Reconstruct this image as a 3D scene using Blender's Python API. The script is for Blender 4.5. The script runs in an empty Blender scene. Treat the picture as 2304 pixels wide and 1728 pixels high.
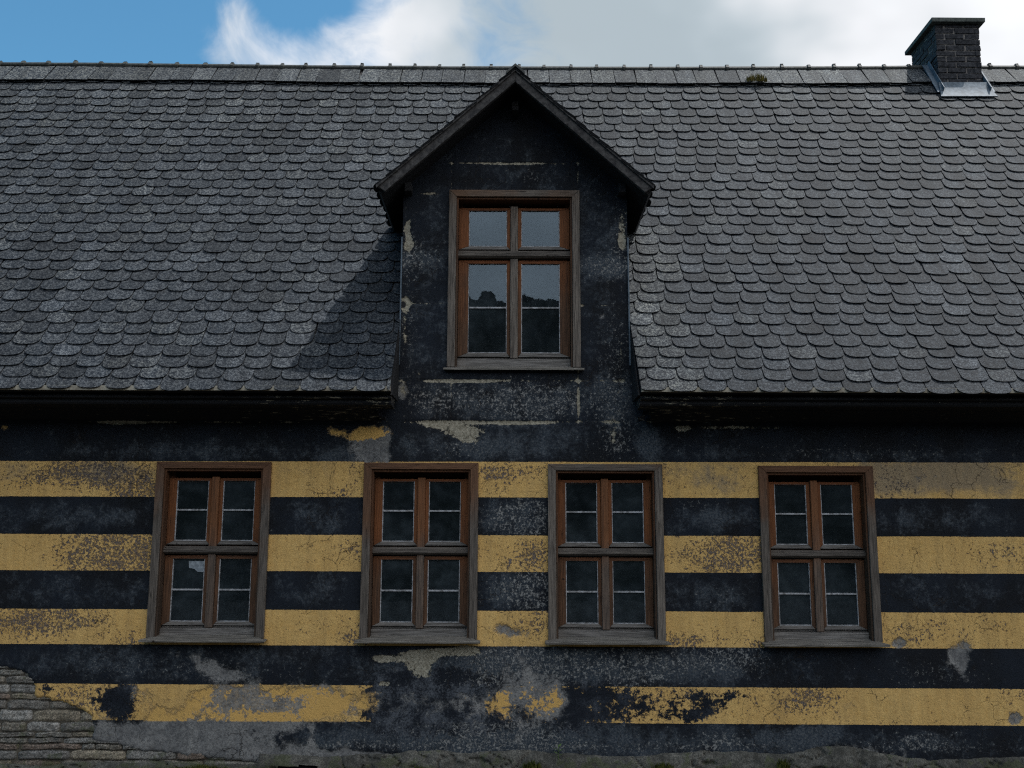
import bpy, math, random
import numpy as np
from mathutils import Vector, Matrix
random.seed(7); rng = np.random.RandomState(11)
sc = bpy.context.scene
R = math.radians

# ------------------------------------------------------------------ camera
GZ = -1.75                      # ground level (eye level is z = 0)
CAM_D, PITCH, ROLL = 8.4, R(9.85), R(0.19)
cam_d = bpy.data.cameras.new('camera'); cam = bpy.data.objects.new('camera', cam_d)
sc.collection.objects.link(cam)
cam.matrix_world = Matrix.Translation((0, -CAM_D, 0)) @ Matrix.Rotation(R(90)+PITCH, 4, 'X') @ Matrix.Rotation(ROLL, 4, 'Z')
cam_d.sensor_width = 36; cam_d.lens = 2260/2304*36; cam_d.clip_end = 1000
sc.camera = cam
sc.render.resolution_x, sc.render.resolution_y = 1024, 768

# ------------------------------------------------------------------ sun + world
SUN = Vector((.37, .045, .92)).normalized()
sun_d = bpy.data.lights.new('sun', 'SUN'); sun_d.energy = 4.6; sun_d.angle = R(.53); sun_d.color = (1, .98, .955)
sun = bpy.data.objects.new('sun', sun_d); sc.collection.objects.link(sun)
sun.location = (20, 0, 40); sun.rotation_euler = (-SUN).to_track_quat('-Z', 'Y').to_euler()
sc.view_settings.view_transform = 'Standard'; sc.view_settings.look = 'None'
sc.view_settings.exposure = 0; sc.view_settings.gamma = 1
sc.cycles.use_denoising = False
sc.cycles.filter_width = 1.2
sc.cycles.max_bounces = 6; sc.cycles.transparent_max_bounces = 8
sc.cycles.caustics_reflective = False; sc.cycles.caustics_refractive = False

class NT:
    """tiny node-tree helper"""
    def __init__(s, tree): s.t = tree; s.n = tree.nodes; s.l = tree.links
    def new(s, kind, **kw):
        n = s.n.new(kind)
        for k, v in kw.items(): setattr(n, k, v)
        return n
    def put(s, sock, v):
        if v is None: return
        if isinstance(v, bpy.types.NodeSocket): s.l.new(v, sock)
        else: sock.default_value = v
    def math(s, op, a, b=None, c=None, clamp=False):
        n = s.new('ShaderNodeMath', operation=op, use_clamp=clamp)
        s.put(n.inputs[0], a); s.put(n.inputs[1], b); s.put(n.inputs[2], c)
        return n.outputs[0]
    def vmath(s, op, a, b=None):
        n = s.new('ShaderNodeVectorMath', operation=op); s.put(n.inputs[0], a); s.put(n.inputs[1], b)
        return n.outputs[1] if op in ('LENGTH', 'DISTANCE', 'DOT_PRODUCT') else n.outputs[0]
    def noise(s, vec, scale, detail=4, rough=.55, dist=0.):
        n = s.new('ShaderNodeTexNoise'); s.put(n.inputs['Vector'], vec)
        n.inputs['Scale'].default_value = scale; n.inputs['Detail'].default_value = detail
        n.inputs['Roughness'].default_value = rough; n.inputs['Distortion'].default_value = dist
        return n.outputs['Fac']
    def mix(s, f, a, b, mode='MIX'):
        n = s.new('ShaderNodeMix', data_type='RGBA', blend_type=mode)
        s.put(n.inputs[0], f); s.put(n.inputs[6], a); s.put(n.inputs[7], b)
        return n.outputs[2]
    def ramp(s, v, a, b, lo=0., hi=1.):
        n = s.new('ShaderNodeMapRange', interpolation_type='SMOOTHSTEP'); s.put(n.inputs[0], v)
        n.inputs[1].default_value = a; n.inputs[2].default_value = b
        n.inputs[3].default_value = lo; n.inputs[4].default_value = hi
        return n.outputs[0]
    def scale(s, vec, sc3):
        return s.vmath('MULTIPLY', vec, sc3)

w = bpy.data.worlds.new('World'); sc.world = w; w.use_nodes = True
k = NT(w.node_tree); k.n.clear()
sky = k.new('ShaderNodeTexSky', sky_type='NISHITA'); sky.sun_disc = False
sky.sun_elevation = math.asin(SUN.z); sky.sun_rotation = math.atan2(SUN.x, SUN.y)
sky.air_density = 1.0; sky.dust_density = .1; sky.ozone_density = 2.5
tc = k.new('ShaderNodeTexCoord'); d = tc.outputs['Generated']
sx = k.new('ShaderNodeSeparateXYZ'); k.l.new(d, sx.inputs[0])
n1 = k.noise(d, 5.5, 7, .52, .4); n2 = k.noise(k.scale(d, (1, 1, 1.7)), 3.2, 4, .5)
def blob(px, py, rad, amp):       # a bump of cloud around one direction
    u = (px*2304/2212-1152)/2260; v = (864-py*2304/2212)/2260
    c = Vector((u, math.cos(PITCH)-v*math.sin(PITCH), math.sin(PITCH)+v*math.cos(PITCH))).normalized()
    return k.math('MULTIPLY', k.ramp(k.vmath('DISTANCE', d, tuple(c)), rad, 0), amp)
b = k.math('ADD', blob(620, 115, .085, .26), blob(500, 90, .055, .17))
b = k.math('ADD', b, blob(860, 60, .10, .16))
b = k.math('ADD', b, k.math('MULTIPLY', blob(640, 5, .07, .20), -1.))
b = k.math('ADD', b, blob(520, 15, .03, .10))
val = k.math('ADD', k.math('ADD', sx.outputs[0], .135), b)
val = k.math('ADD', val, k.math('ADD', k.math('MULTIPLY', k.math('SUBTRACT', n1, .5), .42), k.math('MULTIPLY', k.math('SUBTRACT', k.noise(d, 17, 6, .6, .6), .5), .34)))
val = k.math('ADD', val, k.ramp(sx.outputs[1], .1, -.5, 0, .32))
cm = k.ramp(val, -.07, .20)
br = k.ramp(n2, .34, .64, .66, 1.02)
br = k.math('ADD', br, k.ramp(sx.outputs[0], .25, .5, 0, .14))
br = k.math('MULTIPLY', br, k.ramp(sx.outputs[1], .3, -.6, 1.0, 1.75))
cc = k.mix(k.ramp(br, .62, 1.0), (.66, .78, .86, 1), (.90, .92, .955, 1))
cb = k.vmath('MULTIPLY', cc, None); cbn = cb.node; cbn.operation = 'SCALE'; k.put(cbn.inputs[3], br)
bg1 = k.new('ShaderNodeBackground'); k.l.new(k.scale(sky.outputs[0], (.62, 1.05, 1.05)), bg1.inputs[0]); bg1.inputs[1].default_value = .145
bg2 = k.new('ShaderNodeBackground'); k.l.new(cb, bg2.inputs[0]); bg2.inputs[1].default_value = 1.02
ms = k.new('ShaderNodeMixShader'); k.l.new(cm, ms.inputs[0]); k.l.new(bg1.outputs[0], ms.inputs[1]); k.l.new(bg2.outputs[0], ms.inputs[2])
wo = k.new('ShaderNodeOutputWorld'); k.l.new(ms.outputs[0], wo.inputs[0])

# ------------------------------------------------------------------ photo measurements -> wall coordinates
Mc = cam.matrix_world.to_3x3()
def P(px, py, Y=0.):             # photo position (2212 wide) on the vertical plane y = Y
    v = Mc @ Vector(((px*2304/2212-1152)/2260, (864-py*2304/2212)/2260, -1))
    t = (Y+CAM_D)/v.y
    return (v.x*t, v.z*t)

# ------------------------------------------------------------------ materials
def mat(name, rough=.8, spec=.3):
    m = bpy.data.materials.new(name); m.use_nodes = True
    k = NT(m.node_tree); b = k.n['Principled BSDF']
    b.inputs['Roughness'].default_value = rough
    b.inputs['Specular IOR Level'].default_value = spec
    return m, k, b
def bump(k, b, h, strength=.5, dist=.01):
    n = k.new('ShaderNodeBump'); n.inputs['Strength'].default_value = strength; n.inputs['Distance'].default_value = dist
    k.l.new(h, n.inputs['Height']); k.l.new(n.outputs[0], b.inputs['Normal'])
def attr(k, name):
    return k.new('ShaderNodeAttribute', attribute_name=name)
def objc(k): return k.new('ShaderNodeTexCoord').outputs['Object']
def geop(k): return k.new('ShaderNodeNewGeometry').outputs['Position']

def slate_mat():
    m, k, b = mat('slate', .75, .12)
    p = geop(k); a = attr(k, 'tint'); s = k.new('ShaderNodeSeparateXYZ'); k.l.new(a.outputs['Vector'], s.inputs[0])
    tint, lich, rnd = s.outputs
    base = k.mix(rnd, (.017, .026, .038, 1), (.031, .037, .046, 1))
    big = k.noise(p, 7, 4, .6)
    base = k.mix(k.ramp(big, .35, .7), base, (.017, .022, .030, 1))
    g = k.noise(p, 42, 5, .8)
    g2 = k.noise(p, 100, 3, .7)
    grain = k.math('ADD', k.math('MULTIPLY', g, .6), k.math('MULTIPLY', g2, .4))
    c = k.mix(k.ramp(grain, .455, .60), k.mix(.55, base, (.005, .007, .010, 1)), k.mix(.45, base, (.165, .182, .200, 1)))
    lm = k.math('MULTIPLY', k.ramp(grain, .49, .57), lich)
    lc = k.mix(k.noise(p, 17, 3), (.27, .27, .22, 1), (.15, .175, .20, 1))
    c = k.mix(lm, c, lc)
    yl = k.math('MULTIPLY', k.ramp(k.noise(p, 38, 4, .7), .66, .72), .35)
    c = k.mix(yl, c, (.20, .17, .10, 1))
    stk = k.ramp(k.noise(k.scale(p, (7, .5, .5)), 1.3, 4, .6), .35, .65, .80, 1.12)
    n = k.vmath('SCALE', c); k.put(n.node.inputs[3], k.math('MULTIPLY', k.math('MULTIPLY', tint, stk), .9))
    k.l.new(n, b.inputs['Base Color'])
    k.put(b.inputs['Roughness'], k.ramp(g, .3, .7, .55, .85))
    bump(k, b, k.math('ADD', grain, k.math('MULTIPLY', k.noise(p, 22, 4), .8)), .9, .010)
    return m
M_slate = slate_mat()

def wood_mat(name, cols, grain_axis, brown=None, level=None, lit=.5):
    """cols: dark, mid; brown: sheltered colour shown high up"""
    m, k, b = mat(name, .75, .25)
    p = objc(k); g = geop(k)
    sc3 = {'z': (60, 60, 3), 'x': (3, 60, 60), 'd': (14, 14, 14)}[grain_axis]
    f = k.noise(k.scale(g, sc3), 1.6, 5, .68, .3)
    f2 = k.noise(k.scale(g, tuple(v*.35 for v in sc3)), 1.1, 3, .5)
    c = k.mix(k.ramp(f, .30, .72), cols[0], cols[1])
    if brown:
        s = k.new('ShaderNodeSeparateXYZ'); k.l.new(p, s.inputs[0])
        h = k.math('ADD', s.outputs[2], k.math('MULTIPLY', k.math('SUBTRACT', k.noise(g, 2.3, 3, .6), .5), level[2]))
        bf = k.ramp(h, level[0], level[1])
        bc = k.mix(k.ramp(f, .3, .7), tuple(v*.55 for v in brown[:3])+(1,), brown)
        c = k.mix(bf, c, bc)
    c = k.mix(k.ramp(f2, .55, .75), c, k.mix(.45, c, (.02, .018, .016, 1)))
    crack = k.ramp(k.noise(k.scale(g, tuple(v*1.2 for v in sc3)), 1.2, 4, .6), .36, .30)
    c = k.mix(k.math('MULTIPLY', crack, .75), c, (.012, .010, .009, 1))
    kn = k.new('ShaderNodeTexVoronoi', feature='F1'); k.put(kn.inputs['Vector'], g); kn.inputs['Scale'].default_value = 3.3
    c = k.mix(k.ramp(kn.outputs['Distance'], .045, .02), c, (.015, .010, .008, 1))
    k.l.new(c, b.inputs['Base Color'])
    bump(k, b, k.math('SUBTRACT', f, crack), .7, .006)
    return m
GREY0, GREY1 = (.045, .039, .034, 1), (.15, .13, .112, 1)
M_case_v = wood_mat('weathered_casing', (GREY0, GREY1), 'z', (.15, .078, .044, 1), (.75, 1.3, 1.2))
M_case_h = wood_mat('weathered_casing_head', (GREY0, GREY1), 'x', (.15, .076, .042, 1), (.7, 1.2, 1.5))
M_case_gv = wood_mat('grey_casing', ((.055, .047, .041, 1), (.20, .175, .15, 1)), 'z', (.13, .085, .055, 1), (1.2, 1.9, .9))
M_case_gh = wood_mat('grey_casing_head', ((.055, .047, .041, 1), (.18, .155, .13, 1)), 'x', (.15, .085, .05, 1), (1.1, 2.0, 1.9))
M_sill = wood_mat('weathered_sill', ((.05, .047, .042, 1), (.24, .225, .20, 1)), 'x')
M_tran = wood_mat('transom_wood', ((.035, .03, .027, 1), (.13, .115, .10, 1)), 'x')
M_mul = wood_mat('mullion_wood', ((.05, .04, .034, 1), (.15, .11, .085, 1)), 'z', (.20, .085, .036, 1), (.55, 1.0, .9))
M_sash_v = wood_mat('sash_wood', ((.045, .024, .014, 1), (.13, .068, .038, 1)), 'z', (.195, .074, .028, 1), (.35, 1.0, 1.0))
M_sash_h = wood_mat('sash_rail_wood', ((.05, .028, .018, 1), (.15, .08, .045, 1)), 'x', (.19, .066, .024, 1), (.3, 1.0, .8))
M_railb = wood_mat('bottom_rail_wood', ((.07, .065, .06, 1), (.22, .21, .20, 1)), 'x')
M_lining = wood_mat('lining_wood', ((.03, .022, .016, 1), (.085, .052, .034, 1)), 'z', (.11, .048, .022, 1), (.4, 1.2, .6))
M_barge = wood_mat('barge_wood', ((.016, .016, .018, 1), (.080, .078, .077, 1)), 'd')
M_black = wood_mat('black_boards', ((.008, .009, .011, 1), (.020, .021, .024, 1)), 'x')

def putty_mat():
    m, k, b = mat('old_putty', .8, .2); g = geop(k)
    c = k.mix(k.ramp(k.noise(g, 25, 4, .6), .35, .62), (.16, .165, .17, 1), (.38, .40, .43, 1))
    k.l.new(c, b.inputs['Base Color']); return m
M_putty = putty_mat()

def glass_mat():
    m = bpy.data.materials.new('old_glass'); m.use_nodes = True; k = NT(m.node_tree); k.n.clear()
    g = geop(k)
    bn = k.new('ShaderNodeBump'); bn.inputs['Strength'].default_value = .05; bn.inputs['Distance'].default_value = .01
    k.l.new(k.noise(g, 5, 2, .5), bn.inputs['Height'])
    fr = k.new('ShaderNodeFresnel'); fr.inputs['IOR'].default_value = 1.55; k.l.new(bn.outputs[0], fr.inputs['Normal'])
    gl = k.new('ShaderNodeBsdfGlossy'); gl.inputs['Roughness'].default_value = .012; k.l.new(bn.outputs[0], gl.inputs['Normal'])
    gl.inputs['Color'].default_value = (.66, .84, 1, 1)
    tr = k.new('ShaderNodeBsdfTransparent'); tr.inputs[0].default_value = (.78, .82, .84, 1)
    df = k.new('ShaderNodeBsdfDiffuse')
    dc = k.mix(k.ramp(k.noise(g, 9, 5, .7), .4, .7), (.07, .095, .115, 1), (.13, .17, .20, 1)); k.l.new(dc, df.inputs[0])
    m0 = k.new('ShaderNodeMixShader'); k.put(m0.inputs[0], k.ramp(k.noise(g, 2.3, 5, .7), .3, .7, .05, .20)); k.l.new(tr.outputs[0], m0.inputs[1]); k.l.new(df.outputs[0], m0.inputs[2])
    m1 = k.new('ShaderNodeMixShader'); k.l.new(k.math('MULTIPLY', fr.outputs[0], 1.0, clamp=True), m1.inputs[0])
    k.l.new(m0.outputs[0], m1.inputs[1]); k.l.new(gl.outputs[0], m1.inputs[2])
    o = k.new('ShaderNodeOutputMaterial'); k.l.new(m1.outputs[0], o.inputs[0]); return m
M_glass = glass_mat()

def stone_mat(name, tintattr=True, moss=.0):
    m, k, b = mat(name, .9, .2); g = geop(k)
    f = k.noise(g, 14, 6, .72); f2 = k.noise(g, 75, 4, .7)
    if tintattr:
        a = attr(k, 'tint'); base = a.outputs['Color']
    else:
        base = k.mix(k.ramp(k.noise(g, 2.2, 5, .65), .35, .65), (.065, .066, .055, 1), (.17, .165, .14, 1))
    c = k.mix(k.ramp(f, .35, .7), k.mix(.55, base, (.03, .03, .028, 1)), k.mix(.25, base, (.35, .34, .32, 1)))
    c = k.mix(k.ramp(f2, .42, .58, .0, .65), c, (.03, .03, .028, 1))
    c = k.mix(k.ramp(f2, .62, .72, .0, .45), c, (.34, .33, .30, 1))
    if moss:
        s = k.new('ShaderNodeSeparateXYZ'); k.l.new(g, s.inputs[0])
        low = k.ramp(s.outputs[2], -1.48, -1.75)
        mm = k.ramp(k.math('ADD', k.noise(g, 7, 5, .7), k.math('MULTIPLY', low, .18)), .565, .64, 0, moss)
        c = k.mix(mm, c, k.mix(k.noise(g, 40, 3), (.022, .036, .010, 1), (.06, .07, .022, 1)))
    k.l.new(c, b.inputs['Base Color'])
    bump(k, b, k.math('ADD', f, k.math('MULTIPLY', f2, .6)), .9, .012)
    return m
M_stone = stone_mat('rubble_stone', True, .6)
M_found = stone_mat('foundation_stone', False, .55)

STR = [.485, .176, -.113, -.422, -.712, -1.016, -1.303]
def plaster_mat():
    m, k, b = mat('painted_plaster', .88, .22)
    g = geop(k); s = k.new('ShaderNodeSeparateXYZ'); k.l.new(g, s.inputs[0])
    A = attr(k, 'wearA'); B = attr(k, 'wearB'); C = attr(k, 'wearC')
    def sep(a):
        q = k.new('ShaderNodeSeparateColor'); k.l.new(a.outputs['Color'], q.inputs[0]); return q.outputs[0], q.outputs[1], q.outputs[2]
    loss, grey, cream = sep(A); bloom, fleck, dark = sep(B); grime, stone, orange = sep(C)
    x, z = s.outputs[0], s.outputs[2]
    # hand painted stripe edges, falling slightly to the right
    zz = k.math('MULTIPLY', z, k.math('SUBTRACT', 1., k.math('MULTIPLY', x, .0021)))
    zz = k.math('ADD', zz, k.math('MULTIPLY', k.math('SUBTRACT', k.noise(k.scale(g, (1, 1, .3)), 3., 5, .7), .5), .012))
    zz = k.math('ADD', zz, k.math('MULTIPLY', k.math('SUBTRACT', k.noise(g, 55, 3, .7), .5), .010))
    cr = k.new('ShaderNodeValToRGB'); cr.color_ramp.interpolation = 'CONSTANT'
    k.put(cr.inputs[0], k.math('DIVIDE', k.math('ADD', zz, 2.), 4.))
    el = cr.color_ramp.elements
    bounds = [-1.303, -1.016, -.712, -.422, -.113, .176, .485, .782]
    el[0].position = 0; el[0].color = (0, 0, 0, 1); el[1].position = (bounds[0]+2)/4; el[1].color = (1, 1, 1, 1)
    for i, v in enumerate(bounds[1:]):
        e = el.new((v+2)/4); e.color = (1, 1, 1, 1) if i % 2 else (0, 0, 0, 1)
    yel = cr.outputs[0]
    nA = k.noise(g, 9, 9, .72); nB = k.noise(g, 26, 7, .74); nC = k.noise(g, 5, 9, .66, .3); nF = k.noise(g, 62, 4, .7)
    nV = k.noise(g, 2.1, 5, .6)
    fine = k.noise(g, 85, 4, .75)
    def th(field, n, amp, soft=.07):
        v = k.math('ADD', field, k.math('MULTIPLY', k.math('SUBTRACT', n, .5), amp))
        return k.ramp(v, .5-soft, .5+soft)
    # dark paint: blue black with chalky bloom
    dk = k.mix(k.ramp(nV, .35, .65), (.0065, .0078, .0105, 1), (.010, .0145, .0225, 1))
    dk = k.mix(k.ramp(fine, .5, .75, 0, .35), dk, (.03, .034, .042, 1))
    bl = th(bloom, k.mix(.45, nC, nB), 3.6, .34)
    dk = k.mix(k.math('MULTIPLY', bl, .75), dk, k.mix(k.ramp(nF, .4, .65), (.036, .050, .067, 1), (.115, .130, .145, 1)))
    # yellow paint
    ye = k.mix(k.ramp(nV, .3, .7), (.60, .385, .135, 1), (.68, .455, .17, 1))
    ye = k.mix(k.ramp(nB, .42, .72, 0, .55), ye, (.50, .28, .07, 1))
    ye = k.mix(k.ramp(fine, .45, .75, 0, .5), ye, (.74, .50, .19, 1))
    ye = k.mix(k.ramp(fine, .50, .28, 0, .45), ye, (.24, .15, .06, 1))
    run = k.ramp(k.noise(k.scale(g, (9, 9, .8)), 1.5, 5, .65), .38, .68)
    ye = k.mix(k.math('MULTIPLY', run, .30), ye, (.25, .17, .08, 1))
    gr = k.math('MULTIPLY', k.ramp(k.math('ADD', grime, k.math('MULTIPLY', k.math('SUBTRACT', k.mix(.4, nC, nB), .5), 3.2)), .25, 1.0), .72)
    ye = k.mix(gr, ye, k.mix(nF, (.13, .11, .085, 1), (.26, .235, .20, 1)))
    nL = k.noise(g, 46, 6, .75)
    lo = k.math('MULTIPLY', th(loss, k.mix(.5, k.mix(.5, nA, nB), nL), 5.0, .09), k.ramp(nL, .35, .6, .62, .96))
    ye = k.mix(lo, ye, k.mix(k.ramp(nF, .35, .65), (.045, .038, .045, 1), (.15, .135, .135, 1)))
    c = k.mix(yel, dk, ye)
    dkm = th(dark, k.mix(.5, nA, nB), 4.0, .09)
    c = k.mix(dkm, c, k.mix(k.ramp(k.mix(.4, nC, nF), .44, .60), (.009, .012, .018, 1), k.mix(bl, (.026, .032, .043, 1), (.085, .097, .115, 1))))
    # specks on the dark paint
    fl = k.math('MULTIPLY', th(fleck, k.mix(.55, nF, nB), 5.5, .20), k.math('SUBTRACT', 1., yel))
    c = k.mix(k.math('MULTIPLY', fl, .68), c, k.mix(nB, (.14, .145, .15, 1), (.40, .40, .38, 1)))
    # bare grey render
    gm = th(grey, k.mix(.5, nA, nC), 4.2, .20)
    gc = k.mix(k.ramp(nC, .35, .68), (.155, .158, .160, 1), (.265, .265, .258, 1))
    gc = k.mix(k.ramp(nF, .35, .6, .55, 0), gc, (.045, .045, .05, 1))
    spots = k.math('MULTIPLY', th(orange, k.mix(.5, nB, nA), 4.0, .07), gm)
    c = k.mix(k.math('MULTIPLY', gm, k.ramp(nB, .3, .6, .72, 1.0)), c, gc)
    c = k.mix(k.math('MULTIPLY', spots, k.ramp(z, -1.303, -1.29)), c, (.60, .375, .12, 1))
    # cream lime coat
    cmk = th(cream, k.mix(.55, nC, nB), 3.4, .07)
    c = k.mix(cmk, c, k.mix(k.ramp(nF, .35, .65), (.18, .165, .125, 1), (.36, .34, .275, 1)))
    # hairline cracks
    vo = k.new('ShaderNodeTexVoronoi', feature='DISTANCE_TO_EDGE'); vo.inputs['Scale'].default_value = 5.
    wv = k.new('ShaderNodeVectorMath', operation='ADD'); k.put(wv.inputs[0], g)
    ncol = k.new('ShaderNodeTexNoise'); ncol.inputs['Scale'].default_value = 6; k.put(ncol.inputs['Vector'], g); ncol.inputs['Detail'].default_value = 5
    k.l.new(k.scale(ncol.outputs['Color'], (.22, .22, .22)), wv.inputs[1]); k.l.new(wv.outputs[0], vo.inputs['Vector'])
    ck = k.math('MULTIPLY', k.ramp(vo.outputs['Distance'], .012, .003), k.ramp(k.noise(g, 1.7, 4), .52, .60))
    c = k.mix(k.math('MULTIPLY', ck, .7), c, (.03, .026, .024, 1))
    # mortar bed behind the rubble
    st = k.ramp(stone, .35, .6)
    c = k.mix(st, c, k.mix(nB, (.045, .040, .033, 1), (.14, .125, .10, 1)))
    k.l.new(c, b.inputs['Base Color'])
    bare = k.math('MAXIMUM', k.math('MAXIMUM', k.math('MULTIPLY', gm, .8), cmk), k.math('MULTIPLY', k.math('MAXIMUM', lo, fl), .45))
    h = k.math('SUBTRACT', k.math('ADD', k.math('MULTIPLY', nF, .5), k.math('MULTIPLY', fine, .35)), bare)
    h = k.math('ADD', h, k.math('MULTIPLY', nC, .6)); h = k.math('SUBTRACT', h, ck)
    bump(k, b, h, .8, .012)
    return m
M_plaster = plaster_mat()

def simple(name, c0, c1, scale=20, rough=.8, spec=.3, metal=0., bs=.4, bd=.006):
    m, k, b = mat(name, rough, spec); g = geop(k); f = k.noise(g, scale, 5, .65)
    k.l.new(k.mix(k.ramp(f, .32, .68), c0, c1), b.inputs['Base Color']); b.inputs['Metallic'].default_value = metal
    bump(k, b, f, bs, bd); return m
M_lead = simple('lead_flashing', (.055, .08, .105, 1), (.13, .17, .21, 1), 22, .65, .35, 0.)
M_ridge = simple('ridge_roll', (.018, .022, .022, 1), (.07, .078, .072, 1), 26, .6, .4)
M_brick = simple('sooty_brick', (.012, .014, .018, 1), (.05, .052, .060, 1), 30, .85, .25, 0, .9, .012)
M_mortar = simple('chimney_mortar', (.10, .10, .105, 1), (.24, .225, .21, 1), 30, .9, .2, 0, .8, .01)
M_cap = simple('cap_stone', (.035, .042, .040, 1), (.10, .115, .105, 1), 22, .85, .3)
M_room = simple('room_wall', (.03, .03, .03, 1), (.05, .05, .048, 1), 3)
M_patch = simple('torn_paper', (.15, .18, .21, 1), (.30, .35, .39, 1), 25, .7)
M_moss = simple('moss', (.030, .045, .010, 1), (.10, .11, .025, 1), 40, .9, .2)
M_rmoss = simple('dry_moss', (.045, .040, .010, 1), (.16, .13, .030, 1), 40, .9, .2)
M_leaf = simple('leaf', (.04, .09, .02, 1), (.11, .17, .04, 1), 40, .6, .4)
M_ground = simple('gravel_yard', (.018, .018, .017, 1), (.045, .044, .04, 1), 30, .95, .1)
M_hill = simple('hill_grass', (.0045, .007, .0065, 1), (.010, .013, .010, 1), .2, .95, .05)
M_tree = simple('far_foliage', (.008, .014, .007, 1), (.02, .028, .012, 1), 2, .9, .1)
M_trunk = simple('bark', (.03, .025, .02, 1), (.07, .06, .05, 1), 8)
def cornice_mat():
    m, k, b = mat('peeling_cornice', .85, .25); g = geop(k)
    s = k.new('ShaderNodeSeparateXYZ'); k.l.new(g, s.inputs[0])
    near = k.ramp(k.math('ABSOLUTE', k.math('SUBTRACT', s.outputs[0], .03)), 2.9, 1.0)
    n = k.noise(k.scale(g, (4, 14, 22)), 2.2, 7, .7)
    v = k.math('ADD', n, k.math('MULTIPLY', near, .10))
    c = k.mix(k.noise(g, 3, 4), (.006, .007, .009, 1), (.012, .013, .016, 1))
    c = k.mix(k.ramp(v, .655, .70), c, k.mix(k.noise(g, 40, 3), (.13, .115, .085, 1), (.30, .28, .22, 1)))
    k.l.new(c, b.inputs['Base Color']); bump(k, b, k.noise(g, 25, 6, .7), .5, .006); return m
M_corn = cornice_mat()
M_batten = simple('cream_batten', (.22, .20, .16, 1), (.42, .40, .33, 1), 25)

# ------------------------------------------------------------------ object helpers
def tag(o, label=None, cat=None, group=None, kind=None):
    for kk, v in (('label', label), ('category', cat), ('group', group), ('kind', kind)):
        if v: o[kk] = v
    return o
def empty(name, loc):
    o = bpy.data.objects.new(name, None); sc.collection.objects.link(o); o.location = loc; o.empty_display_size = .3; return o
def link(name, me, mats, parent=None, loc=(0, 0, 0)):
    o = bpy.data.objects.new(name, me); sc.collection.objects.link(o)
    for m in (mats if isinstance(mats, (list, tuple)) else [mats]): me.materials.append(m)
    if parent: o.parent = parent
    o.location = loc; return o
class MB:
    def __init__(s): s.v = []; s.f = []; s.mi = []
    def face(s, pts, mi=0):
        n = len(s.v); s.v += [tuple(p) for p in pts]; s.f.append(tuple(range(n, n+len(pts)))); s.mi.append(mi)
    def hexa(s, p, mi=0):       # 8 corners: bottom 4 (ccw), top 4
        n = len(s.v); s.v += [tuple(q) for q in p]
        for f in ((3, 2, 1, 0), (4, 5, 6, 7), (0, 1, 5, 4), (1, 2, 6, 5), (2, 3, 7, 6), (3, 0, 4, 7)):
            s.f.append(tuple(n+i for i in f)); s.mi.append(mi)
    def box(s, x0, x1, y0, y1, z0, z1, mi=0, jit=0.):
        j = lambda: random.uniform(-jit, jit)
        s.hexa([(x0+j(), y0+j(), z0+j()), (x1+j(), y0+j(), z0+j()), (x1+j(), y1+j(), z0+j()), (x0+j(), y1+j(), z0+j()),
                (x0+j(), y0+j(), z1+j()), (x1+j(), y0+j(), z1+j()), (x1+j(), y1+j(), z1+j()), (x0+j(), y1+j(), z1+j())], mi)
    def prism(s, poly, a, b, axis='x', mi=0):   # poly in the other two axes (closed), extruded a..b
        def pt(p, t):
            return {'x': (t, p[0], p[1]), 'y': (p[0], t, p[1]), 'z': (p[0], p[1], t)}[axis]
        n = len(s.v); m = len(poly)
        s.v += [pt(p, a) for p in poly]+[pt(p, b) for p in poly]
        s.f.append(tuple(range(n, n+m))); s.f.append(tuple(range(n+2*m-1, n+m-1, -1))); s.mi += [mi, mi]
        for i in range(m):
            j = (i+1) % m; s.f.append((n+i, n+m+i, n+m+j, n+j)); s.mi.append(mi)
    def mesh(s, name):
        me = bpy.data.meshes.new(name); me.from_pydata(s.v, [], s.f); me.update()
        me.polygons.foreach_set('material_index', s.mi); return me
    def build(s, name, mats, parent=None, loc=(0, 0, 0), bev=0.):
        me = s.mesh(name)
        import bmesh
        bm = bmesh.new(); bm.from_mesh(me); bmesh.ops.recalc_face_normals(bm, faces=bm.faces)
        bm.to_mesh(me); bm.free()
        o = link(name, me, mats, parent, loc)
        if bev:
            md = o.modifiers.new('bevel', 'BEVEL'); md.width = bev; md.segments = 2; md.limit_method = 'ANGLE'
        return o

# ------------------------------------------------------------------ value noise for meshes
def vnoise(x, y, seed):
    xi = np.floor(x).astype(np.int64); yi = np.floor(y).astype(np.int64); fx = x-xi; fy = y-yi
    fx = fx*fx*(3-2*fx); fy = fy*fy*(3-2*fy)
    def h(a, b):
        q = (a*374761393+b*668265263+seed*1442695041) & 0x7fffffff
        q = ((q ^ (q >> 13))*1274126177) & 0x7fffffff
        return ((q ^ (q >> 16)) & 0xffff)/65535.
    return (h(xi, yi)*(1-fx)+h(xi+1, yi)*fx)*(1-fy)+(h(xi, yi+1)*(1-fx)+h(xi+1, yi+1)*fx)*fy
def fbm(x, y, s, seed=0, o=4, r=.55):
    t = 0; a = 1; n = 0
    for i in range(o):
        t = t+a*vnoise(x*s*2**i+31.7*i, y*s*2**i+17.3*i, seed+i); n += a; a *= r
    return t/n

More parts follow.
